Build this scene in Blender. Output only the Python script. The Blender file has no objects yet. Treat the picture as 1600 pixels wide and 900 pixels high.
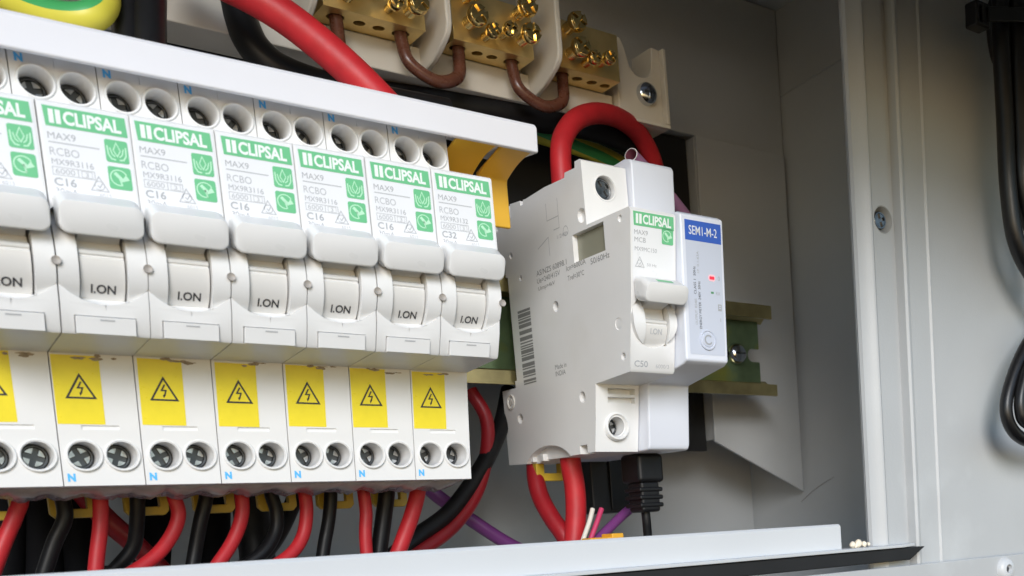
import bpy, bmesh, math, random
from mathutils import Vector, Matrix
random.seed(7)
R = math.radians
MM = 0.001                                   # everything below is written in millimetres
scene = bpy.context.scene
col = scene.collection

# ------------------------------------------------------------------ camera
CAM = Vector((-50.2984, -331.0621, -19.4036))
YAW, PIT, ROL, FPX, PPX, PPY = 0.7369, -0.1254, -0.0585, 1715.2447, 1275.8222, 1030.1033
FW = Vector((math.sin(YAW)*math.cos(PIT), math.cos(YAW)*math.cos(PIT), math.sin(PIT)))
_rt = Vector((math.cos(YAW), -math.sin(YAW), 0)); _up = _rt.cross(FW)
RT = _rt*math.cos(ROL) + _up*math.sin(ROL)
UP = -_rt*math.sin(ROL) + _up*math.cos(ROL)
cam_d = bpy.data.cameras.new('camera'); cam = bpy.data.objects.new('camera', cam_d); col.objects.link(cam)
m3 = Matrix((RT, UP, -FW)).transposed()
cam.matrix_world = Matrix.Translation(CAM*MM) @ m3.to_4x4()
cam_d.sensor_width = 36; cam_d.lens = FPX/1600*36
cam_d.shift_x = (800-PPX)/1600; cam_d.shift_y = (PPY-450)/1600
cam_d.clip_start = 0.01; cam_d.clip_end = 50
cam_d.dof.use_dof = True; cam_d.dof.focus_distance = 0.37; cam_d.dof.aperture_fstop = 30
scene.camera = cam

# ------------------------------------------------------------------ light
SUN_EL, SUN_AZ = R(21), R(210)               # azimuth measured from +Y (into the cabinet) towards +X
wd = bpy.data.worlds.new('World'); scene.world = wd; wd.use_nodes = True
nt = wd.node_tree; bg = nt.nodes['Background']
sky = nt.nodes.new('ShaderNodeTexSky'); sky.sky_type = 'NISHITA'; sky.sun_disc = False
sky.sun_elevation = SUN_EL; sky.sun_rotation = SUN_AZ
sky.dust_density = 0.3; sky.air_density = 1.0; sky.ozone_density = 2.4
nt.links.new(sky.outputs[0], bg.inputs[0]); bg.inputs[1].default_value = 0.115
sd = bpy.data.lights.new('sun', 'SUN'); sun = bpy.data.objects.new('sun', sd); col.objects.link(sun)
sd.energy = 1.5; sd.angle = R(24); sd.color = (1.0, 0.99, 0.98)
dv = Vector((math.sin(SUN_AZ)*math.cos(SUN_EL), math.cos(SUN_AZ)*math.cos(SUN_EL), math.sin(SUN_EL)))
sun.rotation_euler = dv.to_track_quat('Z', 'Y').to_euler()
scene.view_settings.view_transform = 'Standard'; scene.view_settings.look = 'None'
scene.view_settings.exposure = 0.78; scene.view_settings.gamma = 1.0
scene.render.engine = 'CYCLES'
scene.cycles.max_bounces = 10

def at(x, y, ax, val):
    """point on the plane ax=val (mm) seen at photo position x,y: used to read sizes off the survey of the photograph"""
    d = FW + RT*((x-PPX)/FPX) - UP*((y-PPY)/FPX)
    k = 'XYZ'.index(ax)
    return CAM + d*((val-CAM[k])/d[k])

# ------------------------------------------------------------------ materials
M = {}
def mat(name, colr, rough=0.4, metal=0.0, noise=0.04, nscale=60, bump=0.0, bscale=900, spec=0.5, emis=None, trans=0.0, stain=None, coat=0.0, sss=0.0):
    m = bpy.data.materials.new(name); m.use_nodes = True; t = m.node_tree; b = t.nodes['Principled BSDF']
    tc = t.nodes.new('ShaderNodeTexCoord')
    n = t.nodes.new('ShaderNodeTexNoise'); n.inputs['Scale'].default_value = nscale; n.inputs['Detail'].default_value = 5
    t.links.new(tc.outputs['Object'], n.inputs['Vector'])
    r = t.nodes.new('ShaderNodeValToRGB')
    lo = [max(0, c*(1-noise)) for c in colr]; hi = [min(1, c*(1+noise)) for c in colr]
    r.color_ramp.elements[0].color = (*lo, 1); r.color_ramp.elements[1].color = (*hi, 1)
    r.color_ramp.elements[0].position = 0.3; r.color_ramp.elements[1].position = 0.7
    t.links.new(n.outputs['Fac'], r.inputs[0]); out = r.outputs[0]
    if stain:
        n2 = t.nodes.new('ShaderNodeTexNoise'); n2.inputs['Scale'].default_value = stain[1]; n2.inputs['Detail'].default_value = 8
        t.links.new(tc.outputs['Object'], n2.inputs['Vector'])
        r2 = t.nodes.new('ShaderNodeValToRGB'); r2.color_ramp.elements[0].position = stain[2]; r2.color_ramp.elements[1].position = min(1, stain[2]+0.14)
        t.links.new(n2.outputs['Fac'], r2.inputs[0])
        mx = t.nodes.new('ShaderNodeMixRGB'); t.links.new(r2.outputs[0], mx.inputs[0])
        t.links.new(out, mx.inputs[1]); mx.inputs[2].default_value = (*stain[0], 1); out = mx.outputs[0]
    t.links.new(out, b.inputs['Base Color'])
    mr = t.nodes.new('ShaderNodeMapRange'); mr.inputs[3].default_value = max(0.02, rough-0.07); mr.inputs[4].default_value = rough+0.07
    n3 = t.nodes.new('ShaderNodeTexNoise'); n3.inputs['Scale'].default_value = nscale*3.1; t.links.new(tc.outputs['Object'], n3.inputs['Vector'])
    t.links.new(n3.outputs['Fac'], mr.inputs[0]); t.links.new(mr.outputs[0], b.inputs['Roughness'])
    b.inputs['Metallic'].default_value = metal; b.inputs['Specular IOR Level'].default_value = spec
    b.inputs['Coat Weight'].default_value = coat
    if sss:
        b.inputs['Subsurface Weight'].default_value = sss; b.inputs['Subsurface Radius'].default_value = (1, .9, .8); b.inputs['Subsurface Scale'].default_value = 0.0012
    if bump:
        bp = t.nodes.new('ShaderNodeBump'); bp.inputs['Strength'].default_value = bump; bp.inputs['Distance'].default_value = 0.0002
        n4 = t.nodes.new('ShaderNodeTexNoise'); n4.inputs['Scale'].default_value = bscale; n4.inputs['Detail'].default_value = 2
        t.links.new(tc.outputs['Object'], n4.inputs['Vector']); t.links.new(n4.outputs['Fac'], bp.inputs['Height']); t.links.new(bp.outputs[0], b.inputs['Normal'])
    if emis:
        b.inputs['Emission Color'].default_value = (*emis[0], 1); b.inputs['Emission Strength'].default_value = emis[1]
    if trans: b.inputs['Transmission Weight'].default_value = trans
    M[name] = m; return m
mat('casing_white', (.79, .79, .785), .36, noise=.02, bump=.08, bscale=1500, stain=((.75, .745, .725), 28, .60))
mat('casing_warm', (.70, .68, .63), .42, noise=.02, bump=.08, bscale=1500)
mat('casing_cool', (.74, .77, .85), .38, noise=.012, bump=.05)
mat('sheet_white', (.80, .81, .83), .30, noise=.01)
mat('handle_white', (.79, .79, .785), .30, noise=.012)
mat('drum_white', (.73, .72, .70), .24, noise=.015)
mat('strip_white', (.74, .74, .78), .38, noise=.012, bump=.06)
mat('green', (.15, .52, .25), .42, noise=.04)
mat('pale_green', (.50, .82, .58), .42, noise=.03)
mat('logo_white', (.83, .88, .85), .4, noise=.01)
mat('print_grey', (.40, .41, .43), .5, noise=.08)
mat('print_pale', (.46, .47, .49), .5, noise=.08)
mat('print_side', (.24, .24, .24), .5, noise=.1)
mat('dirt', (.34, .28, .21), .8, noise=.35, nscale=900)
mat('rivet_grey', (.36, .33, .30), .5, noise=.05)
mat('print_dark', (.035, .035, .04), .45, noise=.1)
mat('print_blue', (.10, .50, .95), .4, noise=.05)
mat('sticker_yellow', (.88, .72, .035), .30, noise=.05, nscale=200, stain=((.55, .40, .06), 90, .66))
mat('tab_yellow', (.78, .44, .035), .42, noise=.05, bump=.05)
mat('clip_yellow', (.50, .34, .03), .45, noise=.08)
mat('paint_grey', (.455, .47, .48), .42, noise=.03, nscale=30, bump=.25, bscale=1100, coat=0, stain=((.52, .54, .55), 22, .63))
mat('paint_dark', (.30, .30, .29), .45, noise=.03, nscale=30, bump=.2, bscale=1400)
mat('paint_light', (.59, .61, .63), .36, noise=.015, nscale=30, bump=.12, bscale=1400)
mat('dull_black', (.009, .009, .010), .6, noise=.2, bump=.1)
mat('zinc_dark', (.34, .345, .35), .24, 1.0, noise=.35, nscale=500)
mat('pit_dark', (.09, .095, .10), .35, .9, noise=.2)
mat('chrome', (.62, .66, .72), .16, 1.0, noise=.1, nscale=300)
mat('brass', (.86, .66, .30), .42, 1.0, noise=.10, nscale=120, bump=.08, bscale=700)
mat('brass_bright', (.90, .66, .27), .16, 1.0, noise=.15, nscale=400)
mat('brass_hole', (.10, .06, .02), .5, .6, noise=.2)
mat('rail_gold', (.44, .38, .19), .34, .85, noise=.3, nscale=70, stain=((.55, .36, .22), 45, .58))
mat('rail_green', (.22, .31, .17), .32, .8, noise=.35, nscale=60, stain=((.40, .42, .10), 40, .55))
mat('cream', (.68, .64, .57), .5, noise=.03, bump=.1)
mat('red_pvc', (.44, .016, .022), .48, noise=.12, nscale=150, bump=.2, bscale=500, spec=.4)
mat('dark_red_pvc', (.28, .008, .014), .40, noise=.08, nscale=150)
mat('black_pvc', (.007, .007, .008), .45, noise=.2, nscale=150, spec=.3)
mat('black_matte', (.004, .004, .005), .75, noise=.2, spec=.1)
mat('black_gloss', (.007, .007, .008), .38, noise=.2, nscale=150)
mat('brown_pvc', (.115, .042, .026), .28, noise=.15, nscale=150)
mat('purple_pvc', (.17, .04, .18), .38, noise=.08)
mat('violet_clear', (.72, .35, .66), .25, noise=.05, trans=.25)
mat('sleeve_inside', (.30, .10, .16), .5, noise=.1)
mat('pink_pvc', (.55, .05, .14), .38, noise=.05)
mat('cable_green', (.05, .33, .10), .42, noise=.08)
mat('cable_yellow', (.62, .56, .06), .42, noise=.08)
mat('device_blue', (.035, .11, .50), .36, noise=.03)
mat('device_panel', (.58, .62, .72), .42, noise=.012)
mat('led_red', (.8, .01, .02), .3, emis=((1, .02, .04), .8))
mat('led_glow', (.9, .45, .48), .3, emis=((1, .25, .28), .35))
mat('led_green', (.10, .30, .14), .3)
mat('window_olive', (.27, .265, .20), .4, noise=.03)
mat('orange_plastic', (.85, .42, .03), .4, noise=.04)
mat('foam', (.82, .74, .60), .8, noise=.08, nscale=500, bump=.6, bscale=500)
mat('clear_film', (.62, .56, .56), .22, noise=.2, nscale=150, trans=.45, bump=.9, bscale=160)

# ------------------------------------------------------------------ mesh collector
class MB:
    def __init__(s): s.v = []; s.f = []; s.mi = []; s.mats = []
    def m(s, name):
        if name not in s.mats: s.mats.append(name)
        return s.mats.index(name)
    def add(s, vs, fs, mn):
        o = len(s.v); s.v += [tuple(p) for p in vs]; k = s.m(mn)
        for f in fs: s.f.append(tuple(i+o for i in f)); s.mi.append(k)
    def box(s, a, b, mn):
        x0, y0, z0 = a; x1, y1, z1 = b
        s.add([(x0,y0,z0),(x1,y0,z0),(x1,y1,z0),(x0,y1,z0),(x0,y0,z1),(x1,y0,z1),(x1,y1,z1),(x0,y1,z1)],
              [(0,3,2,1),(4,5,6,7),(0,1,5,4),(1,2,6,5),(2,3,7,6),(3,0,4,7)], mn)
    def prism(s, poly, axis, a, b, mn):
        """poly: 2-D outline; axis X: (Y,Z) outline, Y: (X,Z), Z: (X,Y)"""
        def P(p, t): return {'X': (t, p[0], p[1]), 'Y': (p[0], t, p[1]), 'Z': (p[0], p[1], t)}[axis]
        n = len(poly); vs = [P(p, a) for p in poly]+[P(p, b) for p in poly]
        fs = [tuple(range(n))[::-1], tuple(range(n, 2*n))]+[(i, (i+1) % n, (i+1) % n+n, i+n) for i in range(n)]
        s.add(vs, fs, mn)
    def cyl(s, c, axis, r, h, mn, n=32, r2=None, caps=True):
        """starts at c and runs h along axis"""
        r2 = r if r2 is None else r2; vs = []
        for (t, rr) in ((0, r), (h, r2)):
            for i in range(n):
                a = 2*math.pi*i/n; u, w = rr*math.cos(a), rr*math.sin(a)
                p = {'X': (t, u, w), 'Y': (u, t, w), 'Z': (u, w, t)}[axis]
                vs.append((c[0]+p[0], c[1]+p[1], c[2]+p[2]))
        fs = [(i, (i+1) % n, (i+1) % n+n, i+n) for i in range(n)]
        if caps: fs += [tuple(range(n))[::-1], tuple(range(n, 2*n))]
        s.add(vs, fs, mn)
    def lathe(s, c, axis, prof, mn, n=32):
        """prof: (radius, offset along axis)"""
        vs = []
        for (rr, t) in prof:
            for i in range(n):
                a = 2*math.pi*i/n; u, w = rr*math.cos(a), rr*math.sin(a)
                p = {'X': (t, u, w), 'Y': (u, t, w), 'Z': (u, w, t)}[axis]
                vs.append((c[0]+p[0], c[1]+p[1], c[2]+p[2]))
        fs = []
        for k in range(len(prof)-1):
            for i in range(n): fs.append((k*n+i, k*n+(i+1) % n, (k+1)*n+(i+1) % n, (k+1)*n+i))
        s.add(vs, fs, mn)
    def tube(s, pts, r, mn, n=16, sub=8, mn2=None, twist=0.0, closed_ends=True, hollow=0):
        P = [Vector(p) for p in pts]; Q = []
        P = [P[0]*2-P[1]]+P+[P[-1]*2-P[-2]]
        for i in range(1, len(P)-2):
            for k in range(sub):
                t = k/sub; a, b, c, d = P[i-1:i+3]
                Q.append(0.5*((2*b)+(c-a)*t+(2*a-5*b+4*c-d)*t*t+(3*b-a-3*c+d)*t**3))
        Q.append(P[-2]); vs = []; nrm = None; ang = 0
        for i, q in enumerate(Q):
            tg = (Q[min(i+1, len(Q)-1)]-Q[max(i-1, 0)]).normalized()
            if nrm is None: nrm = Vector((0.05, -1, .35)) if mn2 else tg.orthogonal().normalized()
            nrm = (nrm-tg*nrm.dot(tg)).normalized(); bn = tg.cross(nrm)
            if i: ang += twist*(Q[i]-Q[i-1]).length
            for k in range(n):
                a = 2*math.pi*k/n+ang; vs.append(q+nrm*math.cos(a)*r+bn*math.sin(a)*r)
        f1, f2 = [], []
        for i in range(len(Q)-1):
            for k in range(n):
                f = (i*n+k, i*n+(k+1) % n, (i+1)*n+(k+1) % n, (i+1)*n+k)
                (f2 if mn2 and (k < n*0.10 or k >= n*.90) else f1).append(f)
        L = len(Q)-1
        if closed_ends: f1 += [tuple(range(n))[::-1], tuple(L*n+k for k in range(n))]
        o = len(s.v); s.add(vs, f1, mn)
        if f2:
            k = s.m(mn2)
            for f in f2: s.f.append(tuple(i+o for i in f)); s.mi.append(k)
    def rect(s, mp, u0, v0, u1, v1, mn, nu=1, nv=1):
        vs = [mp(u0+(u1-u0)*i/nu, v0+(v1-v0)*j/nv) for j in range(nv+1) for i in range(nu+1)]
        s.add(vs, [(j*(nu+1)+i, j*(nu+1)+i+1, (j+1)*(nu+1)+i+1, (j+1)*(nu+1)+i) for j in range(nv) for i in range(nu)], mn)
    def rrect(s, mp, u0, v0, u1, v1, r, mn, k=5):
        pts = []
        for cx, cy, a0 in ((u1-r, v1-r, 0), (u0+r, v1-r, 90), (u0+r, v0+r, 180), (u1-r, v0+r, 270)):
            for i in range(k+1):
                a = R(a0+90*i/k); pts.append((cx+r*math.cos(a), cy+r*math.sin(a)))
        s.add([mp(*p) for p in pts], [tuple(range(len(pts)))], mn)
    def poly(s, mp, pts, mn): s.add([mp(*p) for p in pts], [tuple(range(len(pts)))], mn)
    def stroke(s, mp, pts, w, mn, closed=False):
        P = [Vector(p) for p in pts]; n = len(P); L = []
        for i in range(n):
            a = P[(i-1) % n] if (closed or i > 0) else P[i]; b = P[(i+1) % n] if (closed or i < n-1) else P[i]
            d1 = (P[i]-a); d2 = (b-P[i])
            d1 = d1.normalized() if d1.length > 1e-9 else d2.normalized(); d2 = d2.normalized() if d2.length > 1e-9 else d1
            t = (d1+d2); t = t.normalized() if t.length > 1e-6 else d1
            nn = Vector((-t.y, t.x)); sc = min(2.2, 1/max(.35, abs(nn.dot(Vector((-d1.y, d1.x))))))
            L.append((P[i]+nn*w/2*sc, P[i]-nn*w/2*sc))
        vs = [mp(q.x, q.y) for pr in L for q in pr]; m_ = n if closed else n-1
        s.add(vs, [(2*i, 2*i+1, 2*((i+1) % n)+1, 2*((i+1) % n)) for i in range(m_)], mn)
    def arc(s, mp, c, r, a0, a1, w, mn, n=20, closed=False):
        s.stroke(mp, [(c[0]+r*math.cos(R(a0+(a1-a0)*i/n)), c[1]+r*math.sin(R(a0+(a1-a0)*i/n))) for i in range(n + (0 if closed else 1))], w, mn, closed)
    def text(s, mp, string, u, v, h, w=None, bold=0.0, mn='print_grey', sx=None, shear=0.0, align='L', space=1.0):
        """writes string on the map mp: lower-left corner u,v, capital height h, total width w"""
        key = (string, bold, shear, space)
        if key not in TXT:
            c = bpy.data.curves.new('t', 'FONT'); c.body = string; c.size = 1; c.offset = bold; c.shear = shear
            c.resolution_u = 3; c.space_character = space; c.fill_mode = 'FRONT'
            o = bpy.data.objects.new('t', c); me = bpy.data.meshes.new_from_object(o)
            vs = [tuple(q.co) for q in me.vertices]; fs = [tuple(p.vertices) for p in me.polygons]
            bpy.data.objects.remove(o); bpy.data.curves.remove(c); bpy.data.meshes.remove(me)
            TXT[key] = (vs, fs)
        vs, fs = TXT[key]
        if not vs: return
        x0 = min(q[0] for q in vs); x1 = max(q[0] for q in vs); y0 = min(q[1] for q in vs); y1 = max(q[1] for q in vs)
        ky = h/(y1-y0); kx = (w/(x1-x0)) if w else ky*(sx or 1)
        s.add([mp(u+(q[0]-x0)*kx, v+(q[1]-y0)*ky) for q in vs], fs, mn)
    def build(s, name, parent=None, bevel=0.0, seg=2, smooth=35, loc=(0, 0, 0)):
        me = bpy.data.meshes.new(name)
        me.from_pydata([(x*MM, y*MM, z*MM) for x, y, z in s.v], [], s.f)
        for n in s.mats: me.materials.append(M[n])
        for p, k in zip(me.polygons, s.mi): p.material_index = k
        me.update()
        bm = bmesh.new(); bm.from_mesh(me)
        bmesh.ops.recalc_face_normals(bm, faces=bm.faces); bm.to_mesh(me); bm.free()
        return finish(me, name, parent, bevel, seg, smooth, loc)
TXT = {}
def finish(me, name, parent=None, bevel=0.0, seg=2, smooth=35, loc=(0, 0, 0)):
    if smooth:
        me.shade_smooth(); me.set_sharp_from_angle(angle=R(smooth))
    o = bpy.data.objects.new(name, me); col.objects.link(o)
    o.location = Vector(loc)*MM
    if parent: o.parent = parent
    if bevel:
        b = o.modifiers.new('bevel', 'BEVEL'); b.width = bevel*MM; b.segments = seg; b.limit_method = 'ANGLE'; b.angle_limit = R(38)
        b.harden_normals = True; b.use_clamp_overlap = True
    return o
def cut(base, cutters):
    """boolean difference, baked into a plain mesh; the cutters are thrown away"""
    bo = base.build('tmp', smooth=0); cs = []
    for c in cutters:
        op = 'DIFFERENCE'
        if isinstance(c, tuple): c, op = c
        co = c.build('tmpc', smooth=0); cs.append(co)
        md = bo.modifiers.new('b', 'BOOLEAN'); md.operation = op; md.object = co; md.solver = 'EXACT'
    bpy.context.view_layer.update()
    dg = bpy.context.evaluated_depsgraph_get()
    me = bpy.data.meshes.new_from_object(bo.evaluated_get(dg))
    for o in [bo]+cs:
        d = o.data; bpy.data.objects.remove(o); bpy.data.meshes.remove(d)
    # keep shading clean: merge doubles
    bm = bmesh.new(); bm.from_mesh(me); bmesh.ops.remove_doubles(bm, verts=bm.verts, dist=1e-6)
    bmesh.ops.dissolve_limit(bm, angle_limit=R(.5), verts=bm.verts, edges=bm.edges, delimit={'MATERIAL'})
    bm.to_mesh(me); bm.free()
    return me
def empty(name, loc, label=None, cat=None, group=None):
    o = bpy.data.objects.new(name, None); col.objects.link(o); o.location = Vector(loc)*MM; o.empty_display_size = .005
    if label: tag(o, label, cat, group)
    return o
def tag(o, label, cat, group=None):
    o['label'] = label; o['category'] = cat
    if group: o['group'] = group
    return o
def copy_tree(o, parent=None):
    c = o.copy(); col.objects.link(c)
    if parent: c.parent = parent
    for ch in list(o.children): copy_tree(ch, c)
    return c
def pozi(mb, c, r, mn, depth=1.6, rot=20, slot=.2, under='pit_dark'):
    """recessed screw head facing -Y: disc, rim, four raised quadrants round a cross slot"""
    x, y, z = c
    mb.lathe(c, 'Y', [(r, depth+2), (r, 0.25), (r*.93, 0), (r*.80, 0), (r*.76, .35)], under, 28)
    mb.cyl((x, y+.7, z), 'Y', r*.8, .5, under, 28)
    w = r*slot; ca, sa = math.cos(R(rot)), math.sin(R(rot))
    for q in range(4):
        pts = [(w, w)]
        n = 6; R1 = r*.74; a0 = math.asin(w/R1); a1 = math.pi/2-a0
        pts += [(R1*math.cos(a0+(a1-a0)*i/n), R1*math.sin(a0+(a1-a0)*i/n)) for i in range(n+1)]
        a = q*math.pi/2; P = []
        for u, v in pts:
            u, v = u*math.cos(a)-v*math.sin(a), u*math.sin(a)+v*math.cos(a)
            P.append((x+u*ca-v*sa, z+u*sa+v*ca))
        mb.prism(P, 'Y', y+.08, y+.9, mn)
def loop(c, r, a0, a1, n):
    return [(c[0]+r*math.cos(R(a0+(a1-a0)*i/n)), c[1]+r*math.sin(R(a0+(a1-a0)*i/n))) for i in range(n+1)]

# ================================================================== THE CABINET
ROOF_Z, BACK_Y, SIDE_X, FLOOR_Z, LEFT_X = 230, 138, 335, -150, -190
cab = empty('electrical_cabinet', (100, 60, FLOOR_Z), 'open grey painted sheet metal cabinet behind and around all the breakers', 'cabinet')
def cpart(mb, name, bevel=0.0, **k):
    o = mb.build(name, None, bevel, **k); o.parent = cab; o.matrix_parent_inverse = Matrix.Translation(-Vector((100, 60, FLOOR_Z))*MM); return o
b = MB(); b.box((LEFT_X, BACK_Y, FLOOR_Z), (SIDE_X, BACK_Y+1.5, ROOF_Z), 'paint_grey'); cpart(b, 'back_panel')
b = MB(); b.box((SIDE_X+.5, -12, FLOOR_Z), (SIDE_X+2, BACK_Y+1.5, ROOF_Z), 'paint_grey'); cpart(b, 'side_panel')
b = MB(); b.box((LEFT_X-2, -75, FLOOR_Z), (LEFT_X-.5, BACK_Y+1.5, ROOF_Z), 'paint_grey'); cpart(b, 'side_panel')
b = MB(); b.prism([(LEFT_X-2, BACK_Y+1.5), (LEFT_X-2, -45), (470, -45), (470, BACK_Y+1.5)], 'Z', ROOF_Z+.5, ROOF_Z+2, 'paint_grey'); cpart(b, 'roof_panel')
# unseen panels added to shade the upper cabinet, sloping down towards the front
b = MB(); b.prism([(-46, ROOF_Z-1), (-46, ROOF_Z-3), (-195, 146), (-195, 148)], 'X', 110, 700, 'paint_grey'); cpart(b, 'shading_panel')
b = MB(); b.prism([(-46, ROOF_Z-1), (-46, ROOF_Z-3), (-105, 207), (-105, 209)], 'X', LEFT_X-2, 109.5, 'paint_grey'); cpart(b, 'shading_panel')
b = MB(); b.box((LEFT_X-2, -30, FLOOR_Z-2), (470, BACK_Y+1.5, FLOOR_Z-.5), 'paint_grey'); cpart(b, 'floor_panel')
# upper backing shelf above the rail, its folded lower edge at z 161
b = MB(); b.box((LEFT_X, 96, 161.5), (SIDE_X, 97.5, ROOF_Z), 'paint_grey'); b.box((LEFT_X, 97.7, 161.5), (SIDE_X, BACK_Y-.5, 163), 'paint_grey'); cpart(b, 'upper_backing_panel', .4)
# mounting plate at the right end with its slanted lower edge
b = MB(); b.prism([(278.6, 161), (277.9, 21), (333, -4), (333, 161)], 'Y', 93.5, 95, 'paint_grey')
b.box((278.4, 95.2, 22), (279.8, BACK_Y-.4, 160.5), 'paint_grey'); cpart(b, 'mounting_plate', .35)
b = MB(); b.prism([(60, 48), (222, 48), (222, 17), (277.6, 17), (277.6, 160.8), (60, 160.8)], 'Y', 100, 103, 'dull_black'); cpart(b, 'void_shade_sheet', .3)  # black sheet standing in for the unlit void behind the devices
# weld seam line on the side wall
b = MB(); b.tube([(335.1, 98, 190.1), (335.1, 52, 193.4)], .5, 'paint_grey', 8); cpart(b, 'weld_seam')
# folded door frame on the right
pf = [(SIDE_X, -11), (300, -11), (262, -27), (253.6, -29.6), (252.6, -31.2), (253.2, -32.6), (257.4, -34.0), (258.1, -34.9), (259.1, -35.2), (260, -34.8), (260.5, -34.3), (270.4, -34.0), (270.9, -33.5), (271.2, -31),
      (275.3, -31), (276, -34.5), (277, -35.1), (278.4, -34.9), (279.2, -34.2), (290.6, -33.8), (291.4, -34.5), (292.4, -34.4), (293, -33.6), (330, -33), (470, -33)]
b = MB(); th = 1.3
back = [(x+.6, y+th) for x, y in pf]
b.prism(pf+back[::-1], 'Z', FLOOR_Z, ROOF_Z-1, 'paint_grey')
p = at(1379, 343, 'Y', -34.1)
c = MB(); c.cyl((p.x, -37, p.z), 'Y', 4.9, 8, 'paint_grey', 40)
fr = finish(cut(b, [c]), 'door_frame', None, .3, 2, 50); fr.parent = cab; fr.matrix_parent_inverse = Matrix.Translation(-Vector((100, 60, FLOOR_Z))*MM)
# countersunk frame fixing screw
b = MB(); b.lathe((p.x, -34.1, p.z), 'Y', [(5.1, -.12), (4.7, -.1), (4.5, .25), (3.3, 2.2), (3.3, 3), (.01, 3)], 'paint_dark', 40)
pozi(b, (p.x, -32.9, p.z), 3.2, 'zinc_dark', rot=20, under='zinc_dark')
cpart(b, 'frame_screw')
# bright flange across the bottom, in front of the cables
b = MB()
b.prism([(-36.2, -31.2), (-36.2, -22), (-35.4, -21.1), (-34.2, -21.1), (-34.2, -31.2)], 'X', LEFT_X, 233.2, 'paint_light')
cpart(b, 'lower_flange', .25)
b = MB()
b.prism([(LEFT_X, -34), (LEFT_X, -41), (262, -41), (273.5, -36), (275, -30), (240, -26)], 'Z', -31.6, -30.4, 'paint_light'); cpart(b, 'lower_ledge', .3)
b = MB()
b.prism([(LEFT_X, -37.6), (266.5, -36.6), (275.5, -31.8), (LEFT_X, -31.8)], 'Y', -39.8, -33, 'dull_black'); cpart(b, 'black_strip', .4)  # solid black strip along the band under the ledge
b = MB(); b.box((LEFT_X, -37.5, -95), (470, -36.2, -38.8), 'paint_grey'); cpart(b, 'lower_frame_rail', .5)
q = at(1571, 889, 'Y', -38)
b = MB(); b.lathe((q.x, -37.6, q.z), 'Y', [(5.2, .3), (4.6, -1.6), (3.6, -2.4), (2.0, -2.6), (1.7, -1.2), (0.01, -1.0)], 'paint_light', 28)
b.cyl((q.x, -38.9, q.z), 'Y', 1.6, .3, 'print_dark', 6); cpart(b, 'rail_screw')

# crumbs of foam on the ledge
b = MB()
for (x, y, r) in ((1332, 851, 1.2), (1341, 849, 1.5), (1350, 850, 1.1), (1337, 853, .9), (1357, 850, .7)):
    c = at(x, y, 'Y', -33.5); n = 14
    prof = [(max(.01, r*math.sin(math.pi*i/7)), -r*math.cos(math.pi*i/7)) for i in range(8)]
    b.lathe((c.x, c.y, max(c.z, -30.4+r*.8)), 'Z', prof, 'foam', n)
for i, v in enumerate(b.v):
    b.v[i] = tuple(t+random.uniform(-.14, .14) for t in v)
tag(b.build('foam_crumb', smooth=60), 'cream lump of loose foam lying on the ledge right of the bright flange', 'foam crumb')

# a hair stuck to the side wall
h0, h1 = at(1252, 784, 'X', SIDE_X+.2), at(1303, 745, 'X', SIDE_X+.2)
b = MB(); b.tube([h0, (h0+h1)/2+Vector((0, 1.2, .5)), h1], .07, 'brown_pvc', 8)
tag(b.build('hair', smooth=60), 'thin brown hair stuck slantwise on the side wall below the plate corner', 'hair')

# ================================================================== DIN RAIL
rail = empty('din_rail', (100, 66, 40), 'green and gold passivated mounting rail running behind the breakers', 'mounting rail')
def rel(o, root):
    o.parent = root; o.matrix_parent_inverse = Matrix.Translation(-root.location); return o
def railprism(pts, x0, x1, mn):
    m_ = MB(); m_.prism(pts, 'X', x0, x1, mn); return m_
b = railprism([(72, 46.2), (73.2, 46.2), (73.2, 73.8), (72, 73.8)], -150, 290.5, 'rail_green')
slot = []
c = MB(); pts = [(300, 61.5), (286.5, 61.5)]+[(286.5+3*math.cos(R(a)), 58.5+3*math.sin(R(a))) for a in range(90, 271, 20)]+[(300, 55.5)]
c.prism(pts, 'Y', 70, 76, 'rail_green')
c2 = MB(); pp = loop((262, 58.5), 3, 90, 270, 8)+loop((272, 58.5), 3, -90, 90, 8); c2.prism(pp, 'Y', 70, 76, 'rail_green')
me = cut(b, [c, c2]); rel(finish(me, 'rail_web'), rail)
b = MB()
b.prism([(72, 73.9), (73.2, 73.9), (66.4, 79.2), (65, 80.4), (65, 74.4), (66.3, 74.4), (66.3, 77.6)], 'X', -150, 293.5, 'rail_gold')
o = MB()
o.prism([(65, 80.2), (65, 74.2), (66.3, 74.2), (66.3, 78.9), (73.2, 73.0), (73.2, 74.6), (66.3, 80.4)], 'X', -150, 293.6, 'rail_gold')
rel(o.build('rail_flange'), rail)
o = MB()
o.prism([(65, 39.4), (66.3, 39.4), (73.2, 45.4), (73.2, 47), (66.3, 41), (66.3, 44.6), (65, 44.6)], 'X', -150, 294.4, 'rail_gold')
rel(o.build('rail_flange'), rail)
c = at(1155, 552, 'Y', 69)
o = MB(); o.lathe((c.x, 71.8, c.z), 'Y', [(5, 0), (5, -.8), (4.4, -2.6), (3.0, -3.8), (1.2, -4.1), (.01, -4.1)], 'chrome', 32)
o.box((c.x-2.6, 67.4, c.z-.4), (c.x+2.6, 67.9, c.z+.4), 'zinc_dark')
tag(o.build('rail_screw'), 'chrome pan head screw fixing the green rail right of the blue label device', 'screw')

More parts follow.
